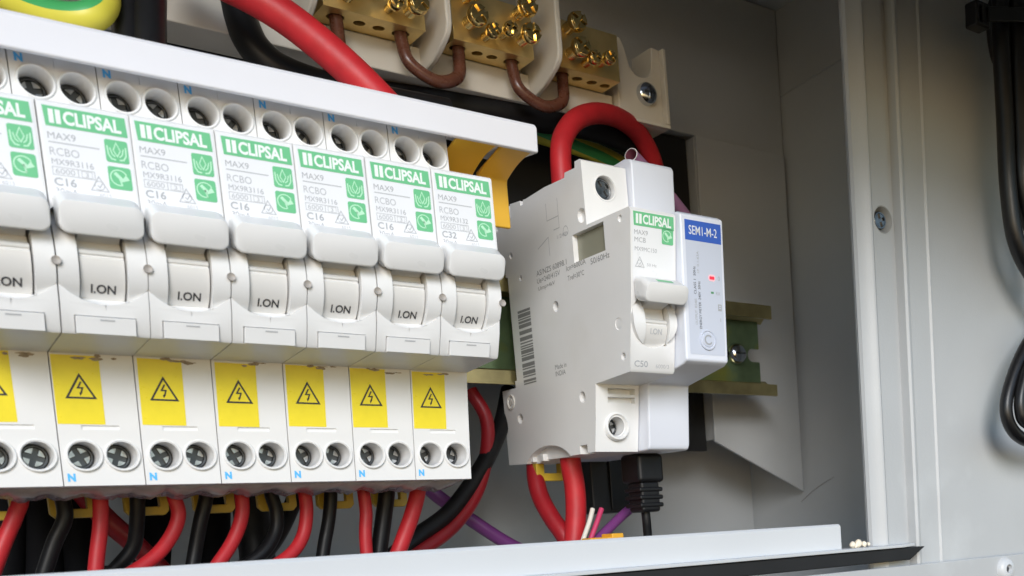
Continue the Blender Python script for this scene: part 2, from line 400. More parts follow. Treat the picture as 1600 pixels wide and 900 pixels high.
# ================================================================== SHARED: rocker recess
def dish_parts(body, cx, zc, rr, ycyl, rcyl, x0, x1, yfront, depth, d0, d1, zslot):
    """cutters for the round recess and slot, and the convex cheeks that sit in it"""
    hole = MB(); hole.cyl((cx, yfront-8, zc), 'Y', rr, 8+depth, body, 72)
    ck = MB(); ck.cyl((x0, ycyl, zc-.7), 'X', rcyl, x1-x0, body, 96)
    lim = MB(); lim.cyl((cx, yfront-12, zc), 'Y', rr-.02, 24+depth, body, 72)
    sl = MB(); sl.box((d0, yfront-12, zc-rr-1), (d1, yfront+16, zc+rr+1), body)
    me = cut(ck, [(lim, 'INTERSECT'), sl])
    slb = MB(); slb.box((d0, yfront-12, zc-rr+.9), (d1, yfront+13, zc+rr-3), body)
    return hole, me, slb, None
def crescent(cx, zc, rr, d0, d1, plane, back, ztop, mn):
    """the bright bowl-shaped lip under the drum: from the circle's edge back and up to a level line"""
    m_ = MB(); n = 18; vs = []
    for i in range(n+1):
        x = d0+(d1-d0)*i/n; z = zc-math.sqrt(rr*rr-(x-cx)**2)
        y = plane(z)+.05
        vs += [(x, y, z), (x, y+back*.55, z+(ztop-z)*.35), (x, y+back, ztop), (x, y+back+.5, z-.6)]
    fs = []
    for i in range(n):
        for k in range(3): fs.append((i*4+k, (i+1)*4+k, (i+1)*4+k+1, i*4+k+1))
        fs.append((i*4+3, (i+1)*4+3, (i+1)*4, i*4))
    fs += [(0, 1, 2, 3), tuple(n*4+k for k in (3, 2, 1, 0))]
    m_.add(vs, fs, mn); return m_

# ================================================================== RCBO
def rcbo_prof():
    return [(0, 0), (-1.2, 12), (-3.7, 32.2), (-24.3, 33.4), (-25.0, 34.1), (-27.2, 40), (-29.6, 52), (-30.6, 62), (-30.6, 82.4), (-30.0, 83.0), (-5.2, 84.6),
            (-4.9, 100), (-4.3, 108.6), (20, 111), (70, 111), (72, 100), (72, 82), (64, 82), (64, 79), (62.6, 79), (62.6, 40.6), (64, 40.6), (64, 38), (72, 38), (72, 12), (52, 8), (46, .5)]
def ylow(z): return -3.7*z/32.2 if z > 12 else -1.2*z/12
def low(u, v, e=0.06): return (u, (-1.2 + (v-12)*(-2.5/20.2) if v > 12 else -1.2*v/12)-e, v)
def upf(u, v, e=0.06): return (u, -4.9+(v-100)*(.9/13)-e if v > 100 else -5.2+(v-84.6)*(.3/15.4)-e, v)
LBY = -30.6
def lab(u, v, e=.16): return (u, LBY-e, v)

def print_front(mb, rating, mp, x=0.0, dz=0.0, name='RCBO', code='MX9R3116', hand=True, k=1.0):
    E = lambda e: (lambda u, v: mp(u+x, v+dz, e))
    a, g, w = E(.08), E(.11), E(.14)
    mb.poly(g, [(1.4, 77.3), (17.2, 77.3), (17.0, 81.6), (1.1, 81.6)], 'green')
    mb.rect(w, 2.15, 77.95, 3.1, 80.95, 'logo_white'); mb.rect(w, 3.45, 77.95, 4.4, 80.95, 'logo_white')
    mb.text(w, 'CLIPSAL', 4.85, 77.95, 3.0, 11.2, bold=.035, mn='logo_white')
    mb.text(a, 'MAX9', 1.5, 74.6, 1.45, 5.3, mn='print_grey')
    if name == 'RCBO':
        mb.rect(a, 1.5, 73.75, 11.2, 74.0, 'print_pale')
        mb.text(a, 'RCBO', 1.5, 71.1, 1.7, 5.6, mn='print_pale')
        mb.text(a, code, 1.6, 69.1, 1.3, 8.0, mn='print_grey')
        mb.stroke(a, [(1.6, 66.9), (9.6, 66.9), (9.6, 68.6), (1.6, 68.6)], .14, 'print_pale', True)
        mb.text(a, '6000', 2.1, 67.15, 1.2, 3.7, mn='print_pale'); mb.rect(a, 6.35, 66.9, 6.5, 68.6, 'print_pale')
        mb.stroke(a, [(7.1, 67.1), (9.1, 67.1), (9.1, 68.4), (7.1, 68.4)], .1, 'print_pale', True); mb.text(a, '3', 7.8, 67.25, .9, .6, mn='print_pale')
        mb.text(a, rating, 1.6, 64.6, 1.75, 4.2, bold=.015, mn='print_grey')
        mb.text(a, '30mA', 1.7, 62.9, 1.2, 4.2, mn='print_grey')
        tx, tz = 10.3, 64.6
    else:
        mb.text(a, name, 1.6, 72.3, 1.5, 4.4, mn='print_grey')
        mb.text(a, code, 1.7, 69.6, 1.3, 8.6, mn='print_grey')
        tx, tz = 3.6, 64.7; mb.text(a, '50 Hz', 6.4, 65.2, .9, 3.8, mn='print_pale')
    mb.stroke(a, [(tx-1.7, tz), (tx+1.7, tz), (tx, tz+3.1)], .2, 'print_pale', True)
    mb.arc(a, (tx, tz+1.15), .95, -140, 200, .16, 'print_pale'); mb.stroke(a, [(tx-.4, tz+1.2), (tx, tz+.7), (tx+.6, tz+1.7)], .2, 'print_pale')
    if name == 'RCBO': mb.text(a, '6015', tx-.2, tz-1.3, .8, 2.3, mn='print_pale')
    def icon_box(z0): mb.rrect(g, 12.3, z0, 16.9, z0+5.0, .5, 'green')
    P = 'pale_green'
    if hand:
        icon_box(71.4)
        cx, cz = 14.6, 71.4
        mb.stroke(w, [(cx, cz+1.4), (cx-.7, cz+2.7), (cx, cz+4.4), (cx+.7, cz+2.7)], .22, P, True)
        for sg in (-1, 1):
            mb.stroke(w, [(cx+sg*.35, cz+.6), (cx+sg*1.2, cz+.75), (cx+sg*1.75, cz+1.7), (cx+sg*1.85, cz+3.6)], .3, P)
            mb.stroke(w, [(cx+sg*.4, cz+1.3), (cx+sg*1.0, cz+1.8), (cx+sg*1.35, cz+3.2)], .24, P)
    z0 = 65.5 if hand else 72.7
    icon_box(z0); cx, cz = 14.5, z0+2.5
    mb.arc(w, (cx-.1, cz+.1), 1.7, 25, 290, .26, P)
    mb.stroke(w, [(cx-.9, cz+1.1), (cx+.5, cz-.3)], .75, P); mb.stroke(w, [(cx-.1, cz+.1), (cx+.4, cz-1.6)], .3, P)
    mb.poly(w, [(cx+.1, cz-.9), (cx+2.0, cz-.2), (cx+1.3, cz+.9)], P)

def make_toggle(x0, zc, ycyl, rd, d0, d1, parent, px0, px1, py0, py1, pz0, pz1, word='I.ON', dark='print_dark', green=False, tz=42.6, th=1.75, tx=None, tw=5.0, zbot=None):
    zax = zc-.7
    cy = lambda z: ycyl-math.sqrt(max(.5, rd*rd-(z-zax)**2))
    zt = zax-.7                                                    # top of the printed part of the drum
    prof = [(ycyl-1, zax-rd*.8)]
    a = -.88
    while zax+rd*a < zt-.2: prof.append((cy(zax+rd*a), zax+rd*a)); a += .06
    prof += [(cy(zt-.25), zt-.25), (cy(zt)+.35, zt-.05), (cy(zt)+.40, zt+.25), (cy(zt+.5)+.05, zt+.5), (cy(zt+1.1), zt+1.1), (cy(zt+1.6)+.35, zt+1.5), (cy(zt)+1.8, zt+2.0), (cy(zt)+2.6, pz0+1), (cy(zt)+2.2, pz0+3), (ycyl-1, pz0+3)]
    d = MB(); d.prism(prof, 'X', d0+.35, d1-.4, 'drum_white')
    tg = d.build('toggle_drum', parent, .10, smooth=24)
    # paddle: rounded bar, front face leaning back towards its lower edge, bright sloping top
    h = MB(); n_ = 7; r_ = 1.9
    def rr_(x0_, x1_, z0_, z1_, rad, yf):
        pts = []
        for cx_, cz_, a0 in ((x1_-rad, z1_-rad, 0), (x0_+rad, z1_-rad, 90), (x0_+rad, z0_+rad, 180), (x1_-rad, z0_+rad, 270)):
            for i in range(n_+1):
                a = R(a0+90*i/n_); z = cz_+rad*math.sin(a); pts.append((cx_+rad*math.cos(a), yf(z), z))
        return pts
    lean = lambda z: py0+(pz1-z)*.42
    rings = [rr_(px0+.35, px1-.35, pz0+.3, pz1-.35, r_, lambda z: lean(z)),
             rr_(px0+.1, px1-.1, pz0+.1, pz1-.08, r_, lambda z: lean(z)+.12),
             rr_(px0, px1, pz0, pz1, r_, lambda z: lean(z)+.45),
             rr_(px0, px1, pz0+.4, pz1+2.3, r_, lambda z: py0+(py1-py0)*.62),
             rr_(px0, px1, pz0+1.2, pz1+3.3, r_, lambda z: py1+.8)]
    K = len(rings[0]); vs = [p for rg in rings for p in rg]
    fs = [tuple(range(K))]+[(a*K+i, a*K+(i+1) % K, (a+1)*K+(i+1) % K, (a+1)*K+i) for a in range(len(rings)-1) for i in range(K)]+[tuple((len(rings)-1)*K+i for i in range(K))[::-1]]
    h.add(vs, fs, 'handle_white')
    h.prism([(py1-.5, pz0+1.6), (py1-.5, pz1), (ycyl, pz1), (ycyl, pz0-1), (cy(zt)+2.4, pz0)], 'X', d0+.6, d1-.7, 'handle_white')
    hd = h.build('toggle_handle', parent, 0, smooth=38)
    tm = MB()
    def drum(u, v):
        dz = v-zax; return (u, ycyl-math.sqrt(max(.1, (rd+.08)**2-dz*dz)), v)
    tm.text(drum, word, tx if tx is not None else (d0+d1)/2-tw/2, tz, th, tw, bold=.02, mn=dark)
    tm.build('toggle_marking', tg, smooth=0)
    if green:
        ya, za, yb, zb = lean(pz1)+.45, pz1, py0+(py1-py0)*.62, pz1+2.3
        gm = MB(); f = lambda u, v: (u, ya+(yb-ya)*v, za+(zb-za)*v+.06)
        gm.rect(f, px0+5.2, .30, px0+11.5, .72, 'green'); gm.build('green_marking', hd, smooth=0)
    return tg, hd

def make_rcbo():
    r = empty('residual_current_breaker', (0, 0, 0))
    W0, W1 = .12, 17.88
    body = MB(); body.prism(rcbo_prof(), 'X', W0, W1, 'casing_white')
    cs = []
    for (cx, cz) in ((5.1, 7.6), (13.4, 7.6)):
        c = MB(); c.cyl((cx, -10, cz), 'Y', 3.35, 19, 'casing_white', 40); cs.append(c)
    for (cx, cz) in ((5.1, 95.3), (13.4, 95.3)):
        c = MB(); c.cyl((cx, -12, cz), 'Y', 3.45, 18, 'casing_white', 40); cs.append(c)
    hole, cheeks, slb, lip = dish_parts('casing_white', 9, 51.6, 11.75, -17.9, 12.5, W0+.02, W1-.02, -28, 5, 4.2, 13.9, 41.0)
    cs += [hole, slb]
    c = MB(); c.cyl((0, -34, 48.6), 'Y', .85, 12, 'casing_white', 20); cs2 = [c]
    # label-holder pocket
    c = MB(); c.prism([(-23, 33.8), (-26.5, 33.0), (-29, 37.4), (-24.6, 37.4)], 'X', 2.6, 15.1, 'casing_white')
    cs.append(c)
    # shallow step under the sticker, seam grooves
    c = MB(); c.box((5.2, -2.2, 13.9), (13.4, -1.15, 14.9), 'casing_white'); cs.append(c)
    c = MB(); c.box((8.9, -40, 37.2), (9.1, -26.6, 41.5), 'casing_white'); cs.append(c)
    c = MB(); c.box((9.15, -5.35, 99.2), (9.3, -4.7, 110), 'casing_white'); cs.append(c)
    for xx in (1.2, 9.3):
        c = MB(); c.box((xx, 8, -1), (xx+7.3, 44, 5), 'casing_white'); cs.append(c)
    me = cut(body, cs)
    o = finish(me, 'casing', r, .22, 2, 40)
    fk = finish(cheeks, 'rocker_surround', r, .1, 2, 40)
    crescent(9, 51.6, 11.75, 4.2, 13.9, lambda z: -25.0-(z-34.1)*2.2/5.9, 2.8, 41.5, 'handle_white').build('rocker_lip', r)
    # rims round the screw holes, blue N marks, small rivet hole on the seam
    for (cx, cz, f) in ((5.1, 7.6, low), (13.4, 7.6, low), (5.1, 95.3, upf), (13.4, 95.3, upf)):
        rm = MB(); y = f(cx, cz, 0)[1]
        rm.lathe((cx, y, cz), 'Y', [(4.15, .8), (4.1, -.25), (3.9, -.5), (3.6, -.5), (3.42, -.15), (3.40, 6)], 'casing_white', 40)
        rm.build('screw_collar', r)
    for f, a_, b_ in ((low, 1.0, 1.1), (upf, 1.4, 99.3)):
        nm = MB(); nm.text(f, 'N', a_, b_, 2.0, 1.7, bold=.06, mn='print_blue'); nm.build('neutral_marking', r, smooth=0)
    hm = MB(); hm.lathe((17.95, -30.75, 48.3), 'Y', [(.01, .25), (.70, .2), (.95, 0), (.95, .5)], 'rivet_grey', 20); hm.build('rivet', r)
    for (cx, cz, y, rot) in ((5.1, 7.6, 6.0, 25), (13.4, 7.6, 6.0, 70), (5.1, 95.3, 2.4, 10), (13.4, 95.3, 2.4, 50)):
        s = MB(); pozi(s, (cx, y, cz), 3.15, 'zinc_dark', rot=rot); s.build('terminal_screw', r, .06, 1)
    st = MB(); st.rect(lambda u, v: low(u, v, .05), .35, 15.3, 10.5, 31.9, 'sticker_yellow')
    k = lambda u, v: low(u, v, .09)
    st.stroke(k, [(2.9, 21.7), (8.9, 21.7), (5.9, 27.2)], .46, 'print_dark', True)
    st.stroke(k, [(6.15, 25.6), (5.35, 24.1), (6.35, 24.1), (5.95, 22.8)], .38, 'print_dark'); st.poly(k, [(5.55, 23.0), (6.3, 23.05), (5.75, 22.15)], 'print_dark')
    st.build('warning_sticker', r, smooth=0)
    fl = MB(); fl.prism([(-23.6, 33.35), (-25.45, 33.4), (-26.7, 37.15), (-24.7, 37.15)], 'X', 2.8, 14.9, 'casing_white')
    f = lambda u, v: (u, -25.62-(v-33.75)*(1.15/3.4)-.03, v)
    fl.rect(f, 7.6, 36.3, 10.6, 36.62, 'print_pale'); fl.build('label_holder', r, .12)
    la = MB(); la.box((.55, LBY-.10, 62.6), (17.55, LBY+.02, 82.2), 'sheet_white')
    print_front(la, 'C16', lambda u, v, e: (u, LBY-.06-e, v)); la.build('front_label', r, smooth=0)
    make_toggle(0, 51.6, -17.9, 11.5, 4.2, 13.9, r, .75, 17.25, -36.8, -31.2, 53.6, 60.2)
    # yellow rail latch hanging under the body
    y = MB(); yy = 48
    yy = 41; pts = [(3.2, 0), (3.2, -5.6), (4.4, -6.9), (13.4, -6.9), (14.6, -5.6), (14.6, 0), (12.2, 0), (12.2, -4.4), (5.6, -4.4), (5.6, 0)]
    y.prism([(a_-1.2, b_+.4) for a_, b_ in pts], 'Y', yy-1, yy+1.6, 'clip_yellow'); y.build('rail_latch', r, .3)
    return r
proto = make_rcbo()
words = {-1: 'first white breaker at the left edge of the photo, cut off by the frame',
         0: 'second white breaker from the left in the long row, C16 rating',
         1: 'third white breaker from the left in the long row, C16 rating',
         2: 'fourth white breaker, in the middle of the long row, C16 rating',
         3: 'fifth white breaker from the left in the long row, C16 rating',
         4: 'sixth white breaker from the left, next to the last one with C32 rating',
         5: 'last white breaker at the right end of the row, marked C32'}
GR = 'row of white residual current breakers'
for i in range(-1, 6):
    o = proto if i == 5 else copy_tree(proto)
    o.location = Vector((18*i, 0, 0))*MM
    tag(o, words[i], 'breaker', GR)
    if i == 5:
        la = MB(); la.box((.55, LBY-.10, 62.6), (17.55, LBY+.02, 82.2), 'sheet_white')
        print_front(la, 'C32', lambda u, v, e: (u, LBY-.06-e, v), code='MX9R3132')
        for ch in o.children:
            if ch.name.startswith('front_label'):
                t_ = la.build('tmp_label', smooth=0); ch.data = t_.data; bpy.data.objects.remove(t_)
    random.seed(50+i)                                               # no two hand-fitted alike
    for ch in o.children:
        if ch.name.startswith('warning_sticker'):
            ch.location = (random.uniform(-.15, .15)*MM, 0, random.uniform(-.25, .2)*MM); ch.rotation_euler = (0, R(random.uniform(-.7, .7)), 0)
        if ch.name.startswith('terminal_screw'): ch.location.y = random.uniform(-.6, .6)*MM
        if ch.name.startswith('front_label'): ch.rotation_euler = (0, R(random.uniform(-.12, .12)), 0)
        if ch.name.startswith('toggle_handle'): ch.location.z = random.uniform(-.12, .12)*MM
    dm = MB()
    for k_ in range(random.choice((4, 5, 6))):
        cx_, cz_ = random.uniform(4.5, 14.5), random.uniform(30.9, 32.0); w_, h_ = random.uniform(.6, 1.9), random.uniform(.16, .5)
        dm.poly(lambda u, v: low(u, v, .11+.01*k_), [(cx_+w_*random.uniform(.6, 1.1)*math.cos(a_*.52), cz_+h_*random.uniform(.5, 1.2)*math.sin(a_*.52)) for a_ in range(12)], 'dirt')
    dm.build('dirt_smear', o, smooth=0)
    o.rotation_euler = (0, 0, R(random.uniform(-.12, .12)))

# ================================================================== COMB BUSBAR STRIP
comb = empty('comb_busbar', (60, 0, 100), 'long white busbar cover lying across the tops of the breakers with yellow end tabs', 'busbar')
b = MB()
b.prism([(-13.4, 98.9), (-13.8, 106.2), (-12.8, 107.3), (2, 110.5), (30, 114.5), (30, 113.3), (2, 109.3), (-11.6, 106.0), (-11.6, 98.9)], 'X', -150, 133.9, 'strip_white')
b.prism([(-11.5, 98.95), (-11.5, 106), (2, 109.2), (30, 113.2), (30, 110), (8, 101)], 'X', 132.6, 133.85, 'strip_white')
rel(b.build('busbar_cover', None, .5, 3), comb)
def tab(x0, x1):
    t = MB(); pr = []
    for k_ in range(9):
        s_ = k_/8; pr.append((-11.0+17.0*s_, 99.4-.6*s_-3.4*s_**2.2))
    pr += [(6.4, 94.2), (6.4, 80.6), (7.9, 80.6), (7.9, 97)]
    pr += [(-11.0, 101)]
    t.prism(pr, 'X', x0, x1, 'tab_yellow'); return rel(t.build('yellow_tab', None, .5, 3), comb)
tab(108.9, 121.2); tab(123.0, 133.0)
b = MB(); b.box((121.4, -11, 100), (122.8, 7, 101.4), 'strip_white'); rel(b.build('tab_rib', None, .2), comb)
b = MB(); b.box((108.5, 8.2, 60), (132.2, 9.4, 98), 'clip_yellow'); 
# ================================================================== MCB
XM = 160.0
mcb = empty('main_circuit_breaker', (XM, 0, 9), 'wide sided white C50 breaker standing alone between the row and the blue label device', 'breaker')
def mrel(o): return rel(o, mcb)
prof = [(10.4, 9.2), (8.4, 20), (6.6, 32.2), (-14.8, 33.4), (-15.6, 34.2), (-17.4, 46), (-19.4, 58), (-22.6, 83.6), (-21.8, 84.7), (4.2, 84.9), (4.6, 106.0), (5.4, 106.6), (8.6, 106.6), (8.9, 104.6),
        (15.6, 104.8), (16.2, 103.2), (30, 103.6), (44, 103.0), (58, 104.2), (68, 103.4), (73, 99), (74.6, 82), (64, 82), (64, 79), (62.6, 79), (62.6, 40.6), (64, 40.6), (64, 38), (75, 38), (75, 9.4), (56, 8.6), (50, 9.6), (30, 9.2)]
body = MB(); body.prism(prof, 'X', XM+.1, XM+17.9, 'casing_white')
cs = []
def hx(Y, Z, r, d=2.2):
    c = MB(); c.cyl((XM-1, Y, Z), 'X', r, 1+d, 'casing_warm', 24); cs.append(c)
for Y, Z, r in ((29, 62.3, 1.9), (-10.6, 49.6, 2.0), (16, 28.8, 2.0), (62.6, 26.2, 2.0), (-12.0, 38.8, 1.3), (52.8, 76.7, 1.1), (58.6, 86, 1.2), (67.6, 98, 1.5)): hx(Y, Z, r, 7 if r > 1.6 else 3)
c = MB(); c.cyl((XM-1, 7.0, 88.6), 'X', 2.4, 2.6, 'casing_warm', 28); cs.append(c)
c = MB(); c.cyl((XM-1, -16.2, 82.2), 'X', 1.15, 1.9, 'casing_warm', 24); cs.append(c)
c = MB(); c.box((XM-1, -6.2, 74.3), (XM+2.2, 14.0, 83.6), 'casing_warm'); cs.append(c)
# finger notches along the bottom and the top
c = MB(); c.prism([(62, 8.0)]+[(44+18*math.cos(R(a)), 5.5+8.8*math.sin(R(a))) for a in range(20, 161, 10)]+[(26, 8.0)], 'X', XM-1, XM+3, 'casing_warm'); cs.append(c)
c = MB(); c.box((XM-1, 15.5, 4), (XM+4, 20.5, 12.2), 'casing_warm'); cs.append(c)
c = MB(); c.box((XM-1, 46, 101.6), (XM+3, 48.2, 108), 'casing_warm'); cs.append(c)
c = MB(); c.box((XM-1, 56, 99.4), (XM+3, 58.6, 108), 'casing_warm'); cs.append(c)
c = MB(); c.cyl((168.8, -6, 98.2), 'Y', 3.9, 18, 'casing_white', 36); cs.append(c)
c = MB(); c.cyl((168.6, -2, 18.0), 'Y', 3.3, 18, 'casing_white', 36); cs.append(c)
c = MB(); c.box((165.0, 5, 29.0), (176.2, 10.2, 31.0), 'casing_white'); cs.append(c)
c = MB(); c.box((165.0, 5, 26.0), (176.2, 10.0, 28.0), 'casing_white'); cs.append(c)
ZM = 50.2
hole, cheeks, slb, lip = dish_parts('casing_white', 169, ZM, 8.85, -8.0, 11.6, XM+.3, XM+17.7, -18.4, 5, 164.9, 174.6, 41.6)
cs += [hole, slb]
me = cut(body, cs)
mrel(finish(me, 'casing', None, .25, 2, 40)); mrel(finish(cheeks, 'rocker_surround', None, .1, 2, 40))
mrel(crescent(169, ZM, 8.85, 162.4, 176.2, lambda z: -15.6-(z-34.2)*1.8/11.8, 3.4, 43.2, 'handle_white').build('rocker_lip'))
w = MB(); w.box((XM+1.9, -6.0, 74.5), (XM+2.3, 13.8, 83.4), 'window_olive'); mrel(w.build('status_window'))
cr = MB()
cr.lathe((168.8, 4.55, 98.2), 'Y', [(5.4, .4), (5.3, -.14), (4.6, -.14), (4.4, -.4), (4.05, -.4), (3.92, 4)], 'casing_white', 40)
mrel(cr.build('screw_collar')); cr = MB()
cr.lathe((168.6, 8.8, 18.0), 'Y', [(5.2, .5), (5.0, -.5), (4.7, -1.1), (4.2, -1.2), (3.6, -.4), (3.32, 6)], 'casing_white', 40)
mrel(cr.build('screw_collar'))
s = MB(); pozi(s, (168.8, 6.3, 98.2), 3.75, 'zinc_dark', rot=35, under='zinc_dark'); mrel(s.build('terminal_screw', None, .05, 1))
s = MB(); pozi(s, (168.6, 13.5, 18.0), 3.1, 'zinc_dark', rot=15); mrel(s.build('terminal_screw', None, .05, 1))
cl = MB(); cl.lathe((XM+.1, 68.6, 33.2), 'X', [(2.9, .2), (2.9, -.5), (2.4, -.5), (2.3, .05), (1.2, .05), (1.1, -.3), (.01, -.3)], 'casing_warm', 30)
mrel(cl.build('rail_clip'))
# front label
def mp(u, v, e):
    return (u, -22.62+(83.6-v)*(3.2/25.6)-.05-e, v)
la = MB()
la.add([(160.8, -22.62-.05+0, 83.4), (177.2, -22.67, 83.4), (177.2, mp(0, 61.8, 0)[1], 61.8), (160.8, mp(0, 61.8, 0)[1], 61.8)], [(0, 1, 2, 3)], 'sheet_white')
print_front(la, '', mp, x=XM-.1, dz=1.7, name='MCB', code='MX9MC150', hand=False)
mrel(la.build('front_label', smooth=0))
lo = MB()
fm = lambda u, v: (u, -15.6-(v-34.2)*(1.8/11.8)-.05, v)
lo.text(fm, 'C50', 161.6, 35.0, 2.1, 5.4, bold=.02, mn='print_grey'); lo.text(fm, '6000/3', 170.2, 34.9, 1.3, 5.4, mn='print_pale')
mrel(lo.build('rating_marking', smooth=0))
make_out = make_toggle(0, ZM, -8.0, 10.6, 164.9, 174.6, None, 160.6, 177.2, -28.8, -21.8, 54.2, 60.0, word='I.ON', dark='print_pale', green=True, tz=45.6, th=1.9, tw=4.6)
for t_ in make_out: mrel(t_)
# printing and bar code on the side
sd_ = MB()
sf = lambda u, v: (XM+.1-.06, -u, v)                                 # u runs towards the viewer
sd_.text(sf, 'AS/NZS 60898.1', -40.6, 74.9, 1.9, 21.5, mn='print_side')
sd_.text(sf, 'Ue=240/415V', -40.6, 72.3, 1.8, 16.5, mn='print_side'); sd_.text(sf, 'Icn=6000A', -19.6, 72.6, 1.8, 13, mn='print_side')
sd_.text(sf, '50/60Hz', -3.5, 71.6, 1.9, 12, mn='print_side'); sd_.text(sf, 'Uimp=4kV', -40.2, 69.4, 1.8, 12, mn='print_side'); sd_.text(sf, 'Tref=30°C', -19.2, 69.2, 1.8, 11, mn='print_side')
sd_.text(sf, 'Made in', -33, 40.6, 1.7, 8, mn='print_side'); sd_.text(sf, 'INDIA', -33, 38.2, 1.7, 7, mn='print_side')
# terminal diagram
sd_.stroke(sf, [(-30, 98), (-30, 92), (-22, 92)], .25, 'print_pale'); sd_.stroke(sf, [(-26, 88), (-22, 88), (-22, 98)], .25, 'print_pale'); sd_.arc(sf, (-18, 86), 1.6, 0, 330, .25, 'print_pale')
sd_.text(sf, '1/240V', -24, 84.5, 1.3, 8, mn='print_pale'); sd_.stroke(sf, [(-38, 84), (-30, 86.5), (-30, 80)], .25, 'print_pale')
random.seed(3); v_ = 38.2
while v_ < 66.2:
    t_ = random.choice((.5, .5, .9, 1.4)); sd_.rect(sf, -57.2, v_, -47.6, min(v_+t_, 66.4), 'print_side'); v_ += t_+random.choice((.35, .35, .6, .9))
mrel(sd_.build('side_printing', smooth=0))
t_ = MB(); t_.box((XM+1.2, 57.5, 9.2), (XM+4, 59.4, 11.2), 'casing_white'); mrel(t_.build('latch_tooth', None, .3)); t_ = MB(); t_.box((XM+1.2, 49.5, 9.0), (XM+4, 52.0, 11.8), 'casing_white'); mrel(t_.build('latch_tooth', None, .3))
# rail latch under the breaker
y = MB(); y0 = at(812, 745, 'Y', 60); pts = [(162.5, 8.8), (162.5, 3.0), (163.5, 2.0), (175, 2.0), (176, 3.0), (176, 8.8), (173, 8.8), (173, 5), (166, 5), (166, 8.8)]
y.prism(pts, 'Y', 58, 61.5, 'clip_yellow'); mrel(y.build('rail_latch', None, .3))

# ================================================================== ENERGY METER MODULE
X0, X1 = 178.3, 196.3
sem = empty('meter_module', (X0, 0, 9), 'pale module with blue title label, red light and round button, right of the C50 breaker', 'meter module')
def srel(o): return rel(o, sem)
prof = [(4.2, 9.6), (5.6, 9.2), (60, 9.4), (74, 12), (74, 38), (64, 38), (64, 40.6), (62.6, 40.6), (62.6, 79), (64, 79), (64, 82), (74, 82), (74, 100), (60, 107), (6, 109.8), (2.4, 108.9), (1.4, 107.6), (2.2, 85.6),
        (-22.4, 85.6), (-24.6, 84.4), (-22.6, 37.2), (-20.6, 36.0), (1.4, 32.0), (3.4, 11.2)]
body = MB(); body.prism(prof, 'X', X0, X1, 'casing_cool')
body_o = body.build('casing', None, 1.1, 3); srel(body_o)
sp = lambda e: (lambda u, v: (u, -24.6+(84.4-v)*(2.0/47.2)-.08-e, v))
pn = MB(); pn.rrect(sp(0), 180.0, 38.9, 195.0, 76.6, .7, 'device_panel'); pn.build
la = MB(); la.rrect(sp(0), 180.0, 39.2, 195.0, 82.7, .6, 'device_panel')
la.rect(sp(.05), 179.9, 76.3, 195.1, 82.8, 'device_blue')
la.text(sp(.09), 'SEM1-M-2', 181.5, 78.2, 2.9, 11.8, bold=.008, mn='casing_cool')
def vt(txt, u, v, h, L, mn='print_grey', bold=0.0):
    la.text(lambda a, b_: sp(.05)(u-b_, v+a), txt, 0, 0, h, L, bold=bold, mn=mn)
vt('ENERGY METER  240V  50Hz', 185.4, 47.8, 1.0, 15.5, 'print_dark'); vt('1P  0.1-63A', 185.2, 66.0, .9, 7, 'print_grey')
vt('OUTPUT  RS485', 183.7, 49, 1.0, 8.5, 'print_grey'); vt('CLASS 1  50Hz', 183.6, 59.0, 1.0, 9, 'print_dark')
la.rrect(sp(.05), 189.1, 63.9, 191.8, 65.9, .8, 'led_glow'); la.rrect(sp(.09), 189.4, 64.35, 191.5, 65.4, .3, 'led_red')
la.text(sp(.05), '0', 193.0, 64.2, 1.5, .9, mn='print_grey')
la.rect(sp(.05), 189.8, 59.7, 191.0, 60.4, 'led_green'); la.text(sp(.05), 'RX', 192.0, 59.4, 1.1, 1.8, mn='print_grey')
la.rect(sp(.05), 192.6, 54.2, 194.2, 56.4, 'print_grey'); la.rect(sp(.08), 193.0, 54.9, 193.8, 55.3, 'device_panel'); la.rect(sp(.08), 193.0, 55.6, 193.8, 56.0, 'device_panel')
la.rect(sp(.05), 193.4, 50.6, 193.7, 51.8, 'print_pale')
srel(la.build('front_label', smooth=0))
bt = MB(); cy = sp(0)(0, 44.0)[1]
bt.lathe((187.6, cy, 44.2), 'Y', [(3.5, .2), (3.4, -.35), (3.0, -.45), (2.75, -.1), (2.5, -.1), (2.3, -.4), (.01, -.45)], 'device_panel', 40)
bt.arc(lambda u, v: (u, cy-.55, v), (187.6, 44.2), 1.45, 40, 330, .5, 'print_grey', closed=False); srel(bt.build('push_button'))
# plug and cable under it
pl = empty('moulded_plug', (X0+8, 24, -6), 'black moulded plug with ribbed neck hanging under the pale module', 'plug')
b = MB(); b.box((182.2, 17, -1.5), (193.6, 30, 9.2), 'black_pvc'); rel(b.build('plug_body', None, 1.6, 3), pl)
for k_ in range(3):
    b = MB(); z = -3.2-k_*2.9; b.box((182.4, 17.6, z-1.7), (192.8, 28.6, z), 'black_pvc'); rel(b.build('strain_rib', None, .6, 2), pl)
b = MB(); b.box((183.4, 18.2, -12.5), (191.8, 27.8, -1), 'black_pvc'); rel(b.build('plug_neck', None, 1.2, 3), pl)
b = MB(); b.tube([(187.6, 23, -11), (187.8, 23, -16), (188.6, 24, -24), (190, 25, -50)], 1.7, 'black_pvc'); rel(b.build('cord', None), pl)

